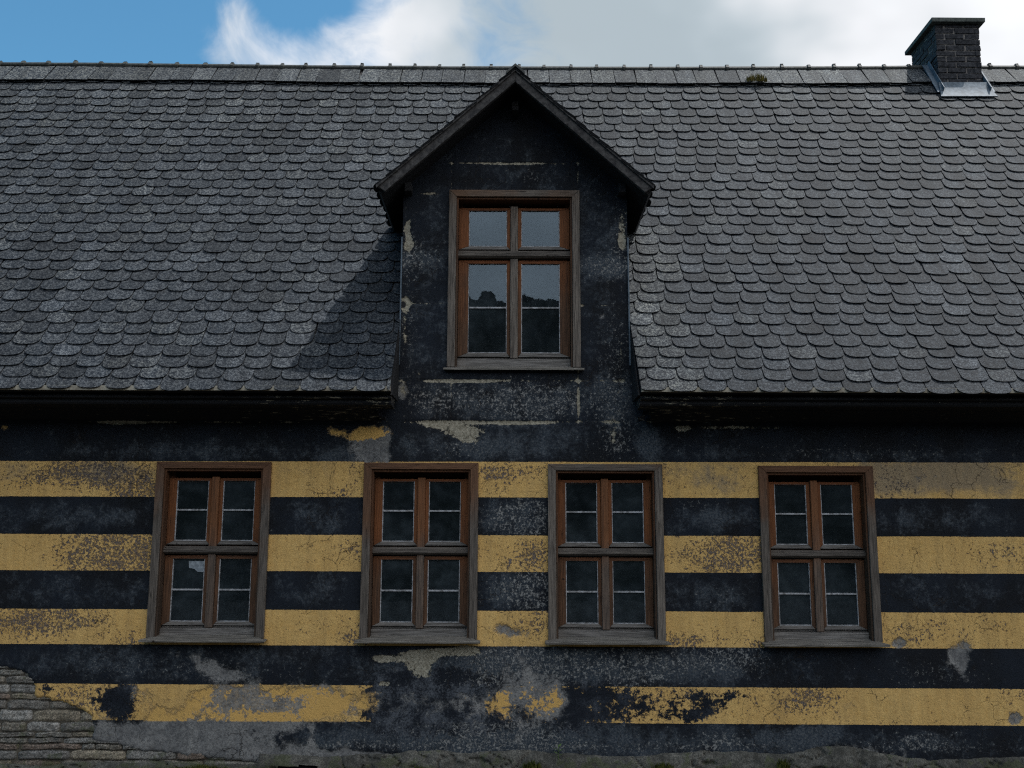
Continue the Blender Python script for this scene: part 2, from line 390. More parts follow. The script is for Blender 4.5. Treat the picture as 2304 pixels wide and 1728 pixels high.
# ------------------------------------------------------------------ setting: ground, hill behind the viewer
HX = 7.6                               # half length of the house that is modelled
def grid_sheet(name, xs, ys, zf, m, kind):
    X, Y = np.meshgrid(xs, ys); Z = zf(X, Y); nx, ny = len(xs), len(ys)
    v = np.stack([X, Y, Z], -1).reshape(-1, 3); i = np.arange(nx*ny).reshape(ny, nx)
    f = np.stack([i[:-1, :-1], i[:-1, 1:], i[1:, 1:], i[1:, :-1]], -1).reshape(-1, 4)
    me = bpy.data.meshes.new(name); me.from_pydata(v.tolist(), [], f.tolist()); me.update()
    return tag(link(name, me, m), kind=kind)
grid_sheet('ground', np.concatenate([np.arange(-300, -14, 22), np.arange(-12, 12.1, .25), np.arange(14, 301, 22)]),
           np.concatenate([np.arange(-36, -10, 1.), np.arange(-10, .6, .2), np.arange(3, 300, 20)]),
           lambda X, Y: GZ-.05+.06*(fbm(X, Y, .8, 5)-.5)*np.exp(-(np.abs(X)/20)**2), M_ground, 'structure')
def hillz(X, Y):
    t = np.clip((-Y-50)/95, 0, 1); t = t*t*(3-2*t)
    return GZ-.08+t*(40.6+3.*(fbm(X, Y, .03, 9)-.5)-.00012*X*X)-np.clip((-Y-150)/90, 0, 1)*5
grid_sheet('hill', np.arange(-400, 401, 8), np.arange(-300, -29, 5.), hillz, M_hill, 'structure')
def make_tree(x, y, h, r, label):
    z0 = float(hillz(np.array([x]), np.array([y]))[0])-.3
    root = tag(empty('tree', (x, y, z0)), label, 'tree', 'trees on the hill opposite the house')
    t = MB(); n = 8
    rings = [(0, .35), (h*.3, .24), (h*.6, .14), (h*.85, .05)]
    for (za, ra), (zb, rb) in zip(rings, rings[1:]):
        for i in range(n):
            a, c = 2*math.pi*i/n, 2*math.pi*(i+1)/n
            t.face([(ra*math.cos(a), ra*math.sin(a), za), (ra*math.cos(c), ra*math.sin(c), za), (rb*math.cos(c), rb*math.sin(c), zb), (rb*math.cos(a), rb*math.sin(a), zb)])
    t.build('trunk', M_trunk, root)
    c = MB()
    blobs = [(random.gauss(0, r*.45), random.gauss(0, r*.45), h*random.uniform(.3, .95), r*random.uniform(.25, .5)) for _ in range(26)]
    for bx, by, bz, brr in blobs:
        for _ in range(90):
            v = Vector((random.gauss(0, 1), random.gauss(0, 1), random.gauss(0, 1))).normalized()*brr*random.uniform(.6, 1.05)
            p = Vector((bx, by, bz))+v; u = Vector((random.gauss(0, 1), random.gauss(0, 1), random.gauss(0, .6))).normalized()
            q = u.cross(v).normalized(); s = random.uniform(.16, .34)
            c.face([p-u*s, p+q*s*.7, p+u*s, p-q*s*.7])
    c.build('crown', M_tree, root)

# ------------------------------------------------------------------ the house
house = tag(empty('house', (0, 0, GZ)), 'old house with black and yellow striped plaster, slate roof and one gabled dormer', 'house')
UP = (0, 0, -GZ)
WINS = [(-2.485, -.643), (-.755, -.645), (.779, -.650), (2.535, -.660)]   # centre x, casing foot z
WW, WH = .955, 1.429
DX, DZ, DW, DH = .015, 1.60, 1.14, 1.578
DWL, DWR = -.957, 1.000                # dormer wall edges
DC, DHALF, DAP, DSL, DF = .02, 1.170, 4.18, .907, -.29   # dormer roof: centre, half width, apex z, slope, front y
T = 1.376; EY, EZ = -.50, 1.304; RY, RZ = 2.69, 5.693
SLV = Vector((0, 1, T)).normalized(); SLN = Vector((0, -T, 1)).normalized(); SL = math.hypot(RY-EY, RZ-EZ)
def sag(x, s): return .024*min(1.3, (x/4.5)**2)*(s/SL)

# patches of wear: field -> list of (cx, cy, rx, ry, strength) in photo coordinates
F = {n: [] for n in ('loss', 'grey', 'cream', 'bloom', 'fleck', 'dark', 'grime', 'orange')}
F['loss'] = [(60, 1035, 90, 40, .16), (255, 1030, 110, 45, .34), (300, 1060, 45, 25, .32), (140, 1022, 80, 22, .25), (1105, 1015, 80, 22, .34), (1060, 1050, 40, 40, .2),
    (770, 1015, 25, 22, .25), (740, 1065, 70, 18, .28), (250, 1195, 90, 50, .40), (300, 1190, 40, 50, .25), (150, 1190, 60, 45, .18),
    (760, 1180, 30, 30, .25), (660, 1200, 90, 40, .10), (1090, 1195, 80, 55, .18), (1160, 1200, 40, 45, .28), (1600, 1195, 60, 45, .42), (1500, 1200, 70, 45, .28),
    (60, 1345, 90, 38, .44), (170, 1335, 70, 22, .3), (290, 1385, 40, 22, .3), (230, 1375, 40, 25, .15), (770, 1385, 40, 25, .3), (680, 1350, 90, 40, .14),
    (1120, 1350, 60, 40, .2), (1170, 1340, 25, 35, .25), (1470, 1385, 60, 20, .38), (1580, 1370, 60, 30, .14), (1640, 1392, 25, 12, .3), (1960, 1370, 60, 35, .25), (2120, 1360, 120, 40, .2),
    (2000, 1200, 200, 50, .1), (2170, 1190, 60, 30, .2), (1680, 1500, 100, 40, .18), (1760, 1510, 60, 30, .28), (2190, 1500, 40, 30, .25), (1900, 1560, 250, 16, .1), (1450, 1520, 120, 50, .3),
    (190, 1510, 120, 45, .34), (1930, 1040, 60, 40, .25), (1550, 1040, 90, 40, .12), (1440, 1030, 25, 40, .15)]
F['grime'] = [(110, 1015, 180, 26, .5), (270, 1020, 90, 35, .55), (680, 1010, 110, 22, .35), (1530, 1015, 110, 35, .55), (1560, 1050, 60, 25, .35), (1980, 1022, 130, 34, .85), (2130, 1020, 110, 40, .7), (1900, 1030, 40, 45, .5), (2050, 1060, 200, 22, .3),
    (1760, 1525, 120, 45, .3), (1420, 1525, 60, 50, .3), (760, 1195, 40, 40, .2)]
F['grey'] = [(765, 934, 64, 16, .55), (780, 970, 55, 40, .35), (6, 925, 14, 7, .8), (520, 1520, 260, 40, .18), (2000, 1030, 40, 20, .45), (2130, 1035, 50, 12, .3), (450, 1440, 48, 24, .62), (385, 1412, 50, 12, .45), (500, 1455, 40, 16, .4),
    (560, 1520, 250, 46, .72), (400, 1510, 40, 30, -.15), (480, 1590, 200, 40, .62), (300, 1600, 130, 34, .75), (230, 1580, 60, 20, .3), (560, 1640, 300, 24, .75),
    (780, 1640, 100, 16, .45), (1120, 1440, 60, 60, .44), (1130, 1520, 110, 46, .56), (1110, 1590, 60, 30, .30), (640, 1520, 150, 40, .2), (960, 1520, 90, 30, .38), (1200, 1500, 40, 60, .40), (1150, 1500, 80, 110, .12),
    (800, 970, 35, 35, .62), (835, 960, 12, 50, .5), (1110, 1365, 40, 12, .56), (1080, 1352, 20, 12, .5), (1945, 1388, 18, 13, .95), (2072, 1412, 30, 28, 1.), (2080, 1455, 14, 30, .5),
    (2192, 1552, 16, 16, .95), (1960, 1625, 90, 12, .3), (870, 847, 14, 20, 1.), (870, 658, 10, 12, .8), (1303, 683, 13, 11, .72), (1810, 1615, 60, 16, .6),
    (1800, 1640, 110, 16, .8), (1150, 1190, 40, 35, .18), (1160, 1280, 30, 40, .34), (1060, 1290, 20, 30, .28), (1100, 1640, 900, 8, .4), (1500, 1655, 1000, 10, .5)]
F['orange'] = [(765, 934, 64, 14, 1.1), (700, 924, 50, 6, .9), (6, 925, 14, 7, 1.), (365, 1515, 60, 36, .62), (330, 1540, 30, 20, .5), (430, 1500, 30, 20, .35), (700, 1535, 36, 30, .58), (620, 1492, 50, 14, .5), (760, 1500, 40, 22, .45), (795, 1515, 16, 40, .5), (560, 1550, 160, 14, .42),
    (560, 1520, 230, 40, .26), (1130, 1520, 90, 40, .40), (1070, 1530, 20, 30, .35), (1200, 1515, 20, 20, .3), (990, 1555, 30, 12, .2)]
F['cream'] = [(880, 560, 14, 120, .18), (1345, 600, 14, 160, .16), (1330, 880, 30, 40, .3), (1200, 870, 60, 30, .22), (950, 830, 90, 8, .25), (1100, 1608, 1000, 6, .2), (1000, 930, 46, 16, .78), (930, 919, 40, 8, .52), (1010, 950, 24, 10, .5), (1110, 915, 60, 4, .5), (870, 847, 12, 16, .55), (873, 655, 11, 11, 1.), (820, 1425, 26, 10, .7), (895, 1420, 50, 12, .68), (905, 1445, 32, 22, .75), (1000, 1406, 45, 12, .75), (940, 1408, 50, 8, .55),
    (2070, 1405, 18, 14, .3), (1104, 353, 130, 3.2, .78), (976, 385, 3, 30, .62), (1248, 380, 3, 30, .62), (880, 495, 9, 28, .62), (885, 528, 14, 14, .55), (925, 418, 30, 4, .56), (1300, 420, 30, 4, .5),
    (1345, 470, 9, 70, .40), (1343, 520, 8, 14, .55), (876, 720, 9, 50, .5), (1250, 868, 3.5, 34, .80), (1105, 822, 250, 4, .52), (1000, 823, 60, 3, .5), (975, 870, 3, 34, .52), (1105, 911, 250, 3.5, .56), (915, 808, 60, 4, .45), (1250, 800, 4, 20, .55),
    (450, 912, 380, 3.5, .50), (260, 913, 60, 5, .5), (1590, 924, 110, 4, .56), (1475, 927, 15, 7, .75), (1325, 950, 12, 20, .52), (1340, 780, 12, 60, .42), (1310, 580, 6, 6, .4), (920, 655, 45, 3, .5), (1305, 660, 50, 2.5, .5),
    (1440, 893, 30, 14, .42), (1255, 660, 8, 3, .6), (1800, 1622, 55, 9, .75), (830, 1478, 14, 6, .8)]
F['bloom'] = [(250, 1430, 200, 40, .38), (600, 1430, 150, 40, .25), (920, 1440, 120, 40, .35), (1120, 1440, 120, 50, .55), (960, 1520, 160, 60, .62), (900, 1600, 160, 30, .35), (1100, 1600, 150, 40, .48), (1350, 1440, 150, 40, .4), (1560, 1440, 140, 40, .35), (1350, 1600, 150, 40, .38),
    (1620, 1600, 120, 34, .42), (2000, 1605, 130, 26, .40), (1760, 1590, 60, 30, .5), (1110, 1118, 75, 38, .50), (1110, 1278, 75, 40, .52), (160, 1115, 180, 30, .34), (150, 1275, 180, 30, .28), (680, 1118, 100, 34, .32), (680, 1278, 100, 34, .30), (1540, 1120, 100, 30, .40), (1530, 1285, 100, 34, .36),
    (2000, 1120, 150, 26, .36), (2050, 1280, 150, 30, .28), (1110, 870, 180, 45, .46), (400, 975, 300, 22, .34), (740, 985, 70, 20, .42), (905, 560, 50, 20, .40), (1310, 575, 44, 20, .66), (1000, 965, 140, 30, .38), (1405, 965, 24, 40, .62), (1330, 860, 40, 60, .45), (1500, 975, 90, 20, .34), (1900, 985, 220, 14, .34),
    (1100, 375, 130, 60, .20), (930, 700, 80, 120, .26), (1300, 620, 60, 160, .24), (1100, 470, 260, 60, .18), (1180, 960, 100, 30, .36), (700, 1600, 80, 30, .4), (640, 1560, 60, 10, .3)]
F['fleck'] = [(1120, 1450, 90, 60, .18), (1100, 1590, 110, 50, .14), (1100, 1612, 1100, 9, .16), (1140, 1115, 50, 40, .14), (1150, 1280, 40, 44, .12), (1300, 1440, 200, 34, .1), (1560, 1430, 120, 34, .1), (900, 870, 60, 50, .1), (1180, 860, 120, 40, .1), (1110, 1118, 78, 38, .26), (1145, 1110, 40, 30, .14), (1110, 1275, 78, 40, .26), (1165, 1280, 24, 40, .22), (440, 1440, 120, 30, .14), (230, 1440, 120, 36, .14), (1120, 1440, 80, 50, .26), (1350, 1430, 130, 40, .20), (1580, 1420, 60, 30, .22), (1370, 1465, 50, 14, .26), (1110, 865, 150, 45, .24), (1180, 870, 60, 30, .12), (950, 860, 60, 30, .14), (1000, 970, 60, 25, .2),
    (880, 520, 22, 60, .2), (1340, 500, 22, 90, .17), (880, 700, 26, 90, .22), (1330, 780, 40, 120, .22), (920, 560, 50, 30, .2), (1310, 575, 60, 24, .26), (1550, 1290, 80, 30, .16), (1500, 1090, 50, 12, .2), (1100, 1600, 120, 45, .24), (960, 1520, 160, 50, .20), (1500, 1600, 200, 40, .12), (1560, 1595, 40, 14, .2), (2000, 1600, 120, 24, .2), (1980, 1600, 30, 12, .2),
    (1700, 970, 500, 20, .1), (1880, 985, 160, 14, .12), (1330, 940, 40, 50, .2), (400, 960, 400, 40, .06), (1100, 440, 280, 120, .05), (1150, 380, 60, 12, .14), (930, 1410, 120, 30, .12), (800, 1600, 160, 40, .12), (640, 1440, 120, 40, .1), (1800, 1440, 300, 40, .05), (2020, 1460, 100, 30, .16)]
F['dark'] = [(1120, 1520, 120, 60, 1.0), (265, 1525, 34, 60, .95), (225, 1500, 40, 20, .35), (102, 1490, 24, 12, .8), (215, 1545, 25, 25, .3), (190, 1500, 60, 30, .25), (900, 1520, 112, 70, 1.2), (830, 1520, 40, 60, .5), (1290, 1520, 70, 60, .52), (1225, 1550, 30, 50, .4), (1370, 1510, 70, 60, .45), (1545, 1520, 42, 26, .62), (1450, 1535, 60, 35, .42), (1500, 1548, 40, 16, .5), (1595, 1500, 24, 16, .45), (1490, 1500, 40, 20, .35), (1640, 1520, 60, 30, .2),
    (1700, 1555, 40, 9, .4), (990, 1500, 60, 50, .7), (1030, 1545, 30, 30, .6), (255, 1010, 30, 14, .3), (300, 1345, 30, 10, .1), (60, 1330, 40, 10, .25), (210, 1333, 30, 8, .35), (285, 1180, 40, 22, .28), (1050, 1520, 20, 40, .6)]

def wall_fields(X, Z):
    out = {}
    wob = .05*(fbm(X, Z, 4, 3)-.5); wob2 = .05*(fbm(X, Z, 4, 8)-.5)
    for n, L in F.items():
        a = np.zeros_like(X)
        for cx, cy, rx, ry, s in L:
            x0, z0 = P(cx, cy); x1, _ = P(cx+rx, cy); _, z1 = P(cx, cy-ry)
            kx = min(1., rx/20.); kz = min(1., ry/20.)
            d2 = ((X+wob*kx-x0)/(x1-x0))**2+((Z+wob2*kz-z0)/(z1-z0))**2
            a = a+s*np.exp(-(d2/1.4)**1.15)
        out[n] = a
    for n, mul, base in (('loss', 1.30, .0), ('fleck', 2.2, -.26), ('bloom', 1.3, .02), ('grey', 1.45, -.40), ('cream', 1.6, -.31), ('dark', 1.4, -.42), ('orange', 1.35, -.12)):
        out[n] = out[n]*mul+base
    out['fleck'] = np.minimum(out['fleck'], .38); out['loss'] = np.minimum(out['loss'], .52)
    # the plaster hem above the foundation ledge
    return out
STONE_POLY = [P(*q) for q in [(-700, 1400), (-60, 1436), (30, 1443), (60, 1458), (74, 1484), (74, 1502), (112, 1512), (158, 1524), (196, 1548), (204, 1572), (196, 1600), (262, 1614), (350, 1626), (480, 1640), (560, 1652), (560, 1760), (-700, 1760)]]
def inpoly(X, Z, poly):
    c = np.zeros(X.shape, bool); n = len(poly)
    for i in range(n):
        (xa, za), (xb, zb) = poly[i], poly[(i+1) % n]
        hit = ((za > Z) != (zb > Z)) & (X < (xb-xa)*(Z-za)/(zb-za+1e-12)+xa); c ^= hit
    return c

def edges(lo, hi, step, exact):
    a = np.arange(lo, hi, step); keep = np.ones(len(a), bool)
    for e in exact: keep &= np.abs(a-e) > step*.45
    return np.unique(np.concatenate([a[keep], [e for e in exact if lo <= e <= hi]]))
def wall_sheet():
    ex = []
    for cx, z0 in WINS: ex += [cx-WW/2+.05, cx+WW/2-.05]
    ex += [DWL, DWR, DX-DW/2+.05, DX+DW/2-.05]
    xs = np.concatenate([np.arange(-HX, -4.82, .06), edges(-4.8, 4.8, .0125, sorted(ex)), np.arange(4.84, HX+.001, .06)])
    ez = [1.9, DZ-.002, DZ+DH-.045] + [z0-.002 for _, z0 in WINS]+[z0+WH-.045 for _, z0 in WINS]
    zs = edges(GZ-.1, 4.15, .0125, sorted(ez))
    X, Z = np.meshgrid(xs, zs); nz, nx = X.shape
    cx = .5*(xs[:-1]+xs[1:]); cz = .5*(zs[:-1]+zs[1:]); CX, CZ = np.meshgrid(cx, cz)
    keep = (CZ < 1.9) | ((CX > DWL) & (CX < DWR) & (CZ < DAP-DSL*np.abs(CX-DC)-.03))
    for x0, z0, W, H in [(a, b, WW, WH) for a, b in WINS]+[(DX, DZ, DW, DH)]:
        keep &= ~((CX > x0-W/2+.05) & (CX < x0+W/2-.05) & (CZ > z0-.002) & (CZ < z0+H-.045))
    fl = wall_fields(X, Z)
    j = .035*(fbm(X, Z, 9, 21)-.5); j2 = .05*(fbm(X, Z, 12, 22)-.5)
    st = inpoly(X+j, Z+j2, STONE_POLY).astype(float)
    sm = st.copy()
    for _ in range(1):
        sm[1:-1, 1:-1] = (sm[1:-1, 1:-1]*2+sm[:-2, 1:-1]+sm[2:, 1:-1]+sm[1:-1, :-2]+sm[1:-1, 2:])/6
    Y = -.010*(fbm(X, Z, 1.3, 2)-.5)-.004*(fbm(X, Z, 14, 4)-.5)+.032*sm
    g = 1/(1+np.exp(-(fl['grey']-.5)*14)); cr = 1/(1+np.exp(-(fl['cream']-.5)*14))
    Y = Y+.006*g+.008*cr
    idx = np.arange(nz*nx).reshape(nz, nx)
    f = np.stack([idx[:-1, :-1], idx[:-1, 1:], idx[1:, 1:], idx[1:, :-1]], -1)[keep]
    used = np.zeros(nz*nx, bool); used[f.reshape(-1)] = True
    remap = np.cumsum(used)-1; f = remap[f]
    V = np.stack([X, Y, Z], -1).reshape(-1, 3)[used]
    me = bpy.data.meshes.new('wall')
    me.vertices.add(len(V)); me.vertices.foreach_set('co', V.reshape(-1))
    me.loops.add(f.size); me.loops.foreach_set('vertex_index', f.reshape(-1).astype(np.int32))
    me.polygons.add(len(f)); me.polygons.foreach_set('loop_start', np.arange(0, f.size, 4, dtype=np.int32))
    me.polygons.foreach_set('use_smooth', np.ones(len(f), bool)); me.update()
    for an, chans in (('wearA', ('loss', 'grey', 'cream')), ('wearB', ('bloom', 'fleck', 'dark')), ('wearC', ('grime', None, 'orange'))):
        at = me.attributes.new(an, 'FLOAT_COLOR', 'POINT'); c = np.ones((len(V), 4), np.float32)
        for i, ch in enumerate(chans):
            c[:, i] = (sm if ch is None else fl[ch]).reshape(-1)[used]
        at.data.foreach_set('color', c.reshape(-1))
    o = link('wall', me, M_plaster, house, UP)
    return o
wall = wall_sheet()

def add_tints(me, cols):          # per-face colours spread to corners
    at = me.attributes.new('tint', 'FLOAT_COLOR', 'CORNER'); buf = []
    for p, c in zip(me.polygons, cols): buf += list(c)*p.loop_total
    at.data.foreach_set('color', buf)

# rubble showing where the plaster has fallen
def stones():
    v, f, cols = [], [], []
    z = GZ-.06; pal = [(.30, .27, .22), (.25, .235, .21), (.36, .35, .325), (.27, .20, .155), (.31, .295, .26), (.22, .215, .205), (.34, .29, .21)]
    x_hi = 0
    xmin = -HX; course = 0
    while z < -.78:
        h = random.choice((.045, .060, .075, .085))*random.uniform(.9, 1.1)*(1.5 if z < -1.6 else 1); x = xmin+random.uniform(0, .2)
        while x < -1.9:
            l = random.uniform(.10, .50)*(1.15 if z < -1.6 else 1)
            cx, cz = x+l/2, z+h/2
            if inpoly(np.array([x, x+l, cx, x, x+l]), np.array([z, z, cz, z+h, z+h]), STONE_POLY).any():
                nu, nv = 14, 7; base = len(v); c = random.choice(pal); g = random.uniform(1.0, 1.6)
                ph = random.uniform(0, 99); pr = random.uniform(-.014, -.003); tl = random.uniform(-.05, .05)
                for j in range(nv):
                    for i in range(nu):
                        a, b2 = i/(nu-1)*2-1, j/(nv-1)*2-1
                        e = (1-abs(a)**12)*(1-abs(b2)**7)
                        nz_ = float(fbm(np.array([a*l*6+ph]), np.array([b2*h*14]), 4.2, 33)[0])-.5
                        ex = .012*math.sin(a*3+ph)*abs(b2)
                        v.append((cx+a*(l/2-.002)*(1-.04*b2*b2), .032-(.030+pr)*min(1, e*3.)-.034*nz_*e, cz+b2*(h/2-.0015)*(1-.12*a**6)+ex*.4+tl*a*h*.5))
                for j in range(nv-1):
                    for i in range(nu-1):
                        q = base+j*nu+i; f.append((q, q+1, q+1+nu, q+nu)); cols.append((c[0]*g, c[1]*g, c[2]*g, 1))
            x += l
        z += h; course += 1
    me = bpy.data.meshes.new('stonework'); me.from_pydata(v, [], f); me.update(); add_tints(me, cols)
    me.polygons.foreach_set('use_smooth', [True]*len(f))
    return link('stonework', me, M_stone, wall)
stones()

# foundation ledge along the foot of the wall, with a vent hole
def foundation():
    xs = np.concatenate([np.arange(-HX, -4.6, .08), np.arange(-4.6, 4.6, .0125), np.arange(4.6, HX, .08)]); nv = 26
    v = []; fx = xs
    top = -1.53+.05*(fbm(fx, fx*0+3, 1.3, 41)-.5)*2+.03*(fbm(fx, fx*0, 6, 42)-.5)
    x0 = P(1810, 1600)[0]; top = top+.07*np.exp(-((fx-x0)/.3)**2)
    top = np.where(fx < P(560, 1600)[0], top-.09, top)
    vent = (P(606, 1652)[0], P(690, 1652)[0]); vz = P(640, 1650)[1]
    Tt = np.linspace(0, 1, nv)[:, None]; X = np.repeat(fx[None], nv, 0)
    Z = top[None]*(1-Tt)+(GZ-.12)*Tt
    rel = fbm(X*1., Z*2.6, 5, 51, 5); cr = np.abs(fbm(X, Z*2, 3.5, 57, 3)-.5)
    Y = -(.012+.065*np.clip(Tt*3, 0, 1)**.6)-.05*(rel-.5)*np.clip(Tt*5, 0, 1)+.03*np.exp(-(cr/.02)**2)
    idx = np.arange(X.size).reshape(X.shape)
    f = np.stack([idx[:-1, :-1], idx[1:, :-1], idx[1:, 1:], idx[:-1, 1:]], -1)
    CX = .25*(X[:-1, :-1]+X[1:, :-1]+X[1:, 1:]+X[:-1, 1:]); CZ = .25*(Z[:-1, :-1]+Z[1:, :-1]+Z[1:, 1:]+Z[:-1, 1:])
    keep = ~((CX > vent[0]) & (CX < vent[1]) & (CZ < vz)); f = f[keep]
    V = np.stack([X, Y, Z], -1).reshape(-1, 3).tolist()
    me = bpy.data.meshes.new('foundation'); me.from_pydata(V, [], f.tolist()); me.update()
    me.polygons.foreach_set('use_smooth', [True]*len(me.polygons))
    o = link('foundation', me, M_found, house, UP)
    b = MB(); x0, x1 = vent
    b.box(x0-.01, x1+.01, -.004, .012, GZ-.1, vz+.015)
    b.build('vent', M_black, o)
    return o
foundation()

# ------------------------------------------------------------------ slates
def clip(poly, ax, val, keep_gt):
    out = []; n = len(poly)
    for i in range(n):
        a, b = poly[i], poly[(i+1) % n]; da = (a[ax]-val)*(1 if keep_gt else -1); db = (b[ax]-val)*(1 if keep_gt else -1)
        if da >= 0: out.append(a)
        if (da >= 0) != (db >= 0):
            t = da/(da-db); out.append((a[0]+(b[0]-a[0])*t, a[1]+(b[1]-a[1])*t))
    return out
class SlateField:
    def __init__(s): s.v = []; s.f = []; s.c = []
    def slate(s, O, U, V, N, poly, thick, lift0, length, tint, warp=None):
        # poly: absolute (u, v) outline; local v0 = lower edge for the lift
        v0 = min(p[1] for p in poly) if not isinstance(lift0, tuple) else lift0[1]
        l0 = lift0[0] if isinstance(lift0, tuple) else lift0
        m = len(poly); base = len(s.v)
        for t in (thick, 0.):
            for (a, b) in poly:
                h = .004+l0*(1-(b-v0)/length)+t
                p = O+U*a+V*b+N*h
                if warp: p = p+Vector((0, 0, warp(p.x, b)))
                s.v.append(tuple(p))
        s.f.append(tuple(range(base, base+m))); s.c.append(tint)
        for i in range(m):
            j = (i+1) % m; s.f.append((base+i, base+m+i, base+m+j, base+j)); s.c.append((tint[0]*.3, 0, tint[2], 1))
    def build(s, name, parent, loc=(0, 0, 0)):
        me = bpy.data.meshes.new(name); me.from_pydata(s.v, [], s.f); me.update(); add_tints(me, s.c)
        return link(name, me, M_slate, parent, loc)
def outline(w, h1, length, skew=0., n=9):
    pts = []
    for i in range(n+1):
        a = math.pi*i/n; cx = -math.cos(a); sy = math.sin(a)
        px = (abs(cx)**.70)*(1 if cx > 0 else -1)
        pts.append((px*w/2, h1*(1-sy**.85)))
    pts += [(w/2, length), (-w/2, length)]
    return pts

main = SlateField()
O = Vector((0, EY, EZ)); U = Vector((1, 0, 0))
def place_row(sf, s0, w, xa, xb, h1, length, thick, lift, tintf, cutf=None, warp=None, jit=1., off=0., O=O, U=U, V=SLV, N=SLN):
    x = xa-off
    while x < xb:
        ww = w*random.uniform(1-.07*jit, 1+.07*jit); cx = x+ww/2
        ol = outline(ww-.008, h1*random.uniform(.85, 1.15), length)
        rot = random.gauss(0, .016)*jit; dv = random.gauss(0, .005)*jit+.010*math.sin(cx*1.3+s0*5)+.006*math.sin(cx*3.1+s0*11)
        if jit == 1. and random.random() < .02: dv -= random.uniform(.012, .035); rot += random.uniform(-.07, .07)
        poly = [(cx+p[0]*math.cos(rot)-p[1]*math.sin(rot), s0+dv+p[0]*math.sin(rot)+p[1]*math.cos(rot)) for p in ol]
        polys = cutf(poly, cx, s0) if cutf else [poly]
        for q in polys:
            if len(q) > 2: sf.slate(O, U, V, N, q, thick, (lift*random.uniform(.9, 1.15), s0), length, tintf(cx, s0), warp)
        x += ww
def main_cut(poly, cx, s0):
    z = EZ+s0*SLV.z
    if z < DAP-DSL*DHALF+.02:
        l, r = (-.975, 1.028) if z < 1.95 else (DWL-.004, DWR+.004)
        if z < 1.95:
            t = (z-EZ)/(1.95-EZ); l = -.972*(1-t)+(DWL-.006)*t; r = 1.030*(1-t)+(DWR+.006)*t
        out = []
        if min(p[0] for p in poly) < l: out.append(clip(poly, 0, l, False))
        if max(p[0] for p in poly) > r: out.append(clip(poly, 0, r, True))
        return out
    if abs(cx-DC) < (DAP-z)/DSL-.02: return []
    return [poly]
def tint_main(cx, s0):
    fr = s0/SL; g = random.gauss(.93, .095)
    if random.random() < .06: g *= .75
    if random.random() < .05: g *= 1.3
    li = .10+.38*fr**2*random.uniform(.4, 1.4)+(.25 if random.random() < .10 else 0)
    if abs(cx-1.15) < .3 and s0 < 2.2: li += .35
    return (g, min(1, li), random.random(), 1)
s0 = -.018; i = 0
rows = []
while s0 < SL-.40:
    ex = .134+(.176-.134)*s0/SL; rows.append(s0); s0 += ex
for i, s0 in enumerate(rows):
    fr = s0/SL; wd = .228-.022*fr
    place_row(main, s0, wd, -HX, HX, .076, .30, .008, .023, tint_main, main_cut, sag, 1., (wd/2 if i % 2 else 0)+random.uniform(-.02, .02))
# a starter course under the eave
place_row(main, .045, .24, -HX, HX, .004, .20, .007, .010, tint_main, main_cut, sag, .5)
roof = main.build('roof', house, UP)
roof.location = UP

ridge = SlateField()
def tint_ridge(cx, s0): return (random.gauss(1.0+.04*max(-4, min(4, cx)), .14), random.uniform(.45, .9), random.random(), 1)
place_row(ridge, SL-.412, .245, -HX, HX, .006, .40, .016, .040, tint_ridge, lambda p, c, s: [p] if abs(c-DC) > -1 else [], sag, 1.3)
place_row(ridge, SL-.412, .245, -HX, HX, .006, .40, .016, .040, tint_ridge, None, lambda x, s: sag(x, s), 1.3,
          O=Vector((0, 2*RY-EY, EZ)), V=Vector((0, -1, T)).normalized(), N=Vector((0, T, 1)).normalized())
ridge.build('ridge_slates', roof)
# dark ridge roll with collars
def ridge_roll():
    b = MB(); n = 10; x = -HX
    def ring(x, r, zc): return [(x, RY+r*1.15*math.cos(a), zc+r*math.sin(a)) for a in [2*math.pi*i/n for i in range(n)]]
    def tube(xa, xb, ra, rb):
        za, zb = RZ+.022+sag(xa, SL), RZ+.022+sag(xb, SL); A, B = ring(xa, ra, za), ring(xb, rb, zb)
        for i in range(n):
            j = (i+1) % n; b.face([A[i], A[j], B[j], B[i]])
        b.face(A[::-1]); b.face(B)
    while x < HX:
        l = random.uniform(.27, .34); zj = random.uniform(-.003, .003)
        tube(x, x+l, .030+zj, .031+zj)
        tube(x-.018, x+.018, .044, .042)
        c = RZ+.065+sag(x, SL)
        b.box(x-.017, x+.017, RY-.018, RY+.018, c-.02, c+random.uniform(.0, .016), 0, .003)
        x += l
    b.build('ridge_roll', M_ridge, roof)
ridge_roll()
# sheathing, rear slope, gable ends, closed body
b = MB()
def sheath(xa, xb, ya, yb, n=1):
    za, zb = EZ+T*(ya-EY), EZ+T*(yb-EY)
    xs = np.linspace(xa, xb, n+1)
    for p, q in zip(xs, xs[1:]):
        def pt(x, y, z, dn): s = (y-EY)/SLV.y; return Vector((x, y, z+sag(x, s)))-SLN*dn
        b.hexa([pt(p, ya, za, .05), pt(q, ya, za, .05), pt(q, yb, zb, .05), pt(p, yb, zb, .05), pt(p, ya, za, .0), pt(q, ya, za, 0), pt(q, yb, zb, 0), pt(p, yb, zb, 0)])
sheath(-HX, DWL-.012, EY+.02, RY, 14); sheath(DWR+.03, HX, EY+.02, RY, 14); sheath(DWL-.012, DWR+.03, .95, RY, 4)
b.build('sheathing', M_black, roof)
b = MB()
b.hexa([(-HX, RY, RZ-.05), (HX, RY, RZ-.05), (HX, 2*RY+.4, EZ-.05), (-HX, 2*RY+.4, EZ-.05), (-HX, RY, RZ+.0), (HX, RY, RZ), (HX, 2*RY+.5, EZ), (-HX, 2*RY+.5, EZ)])
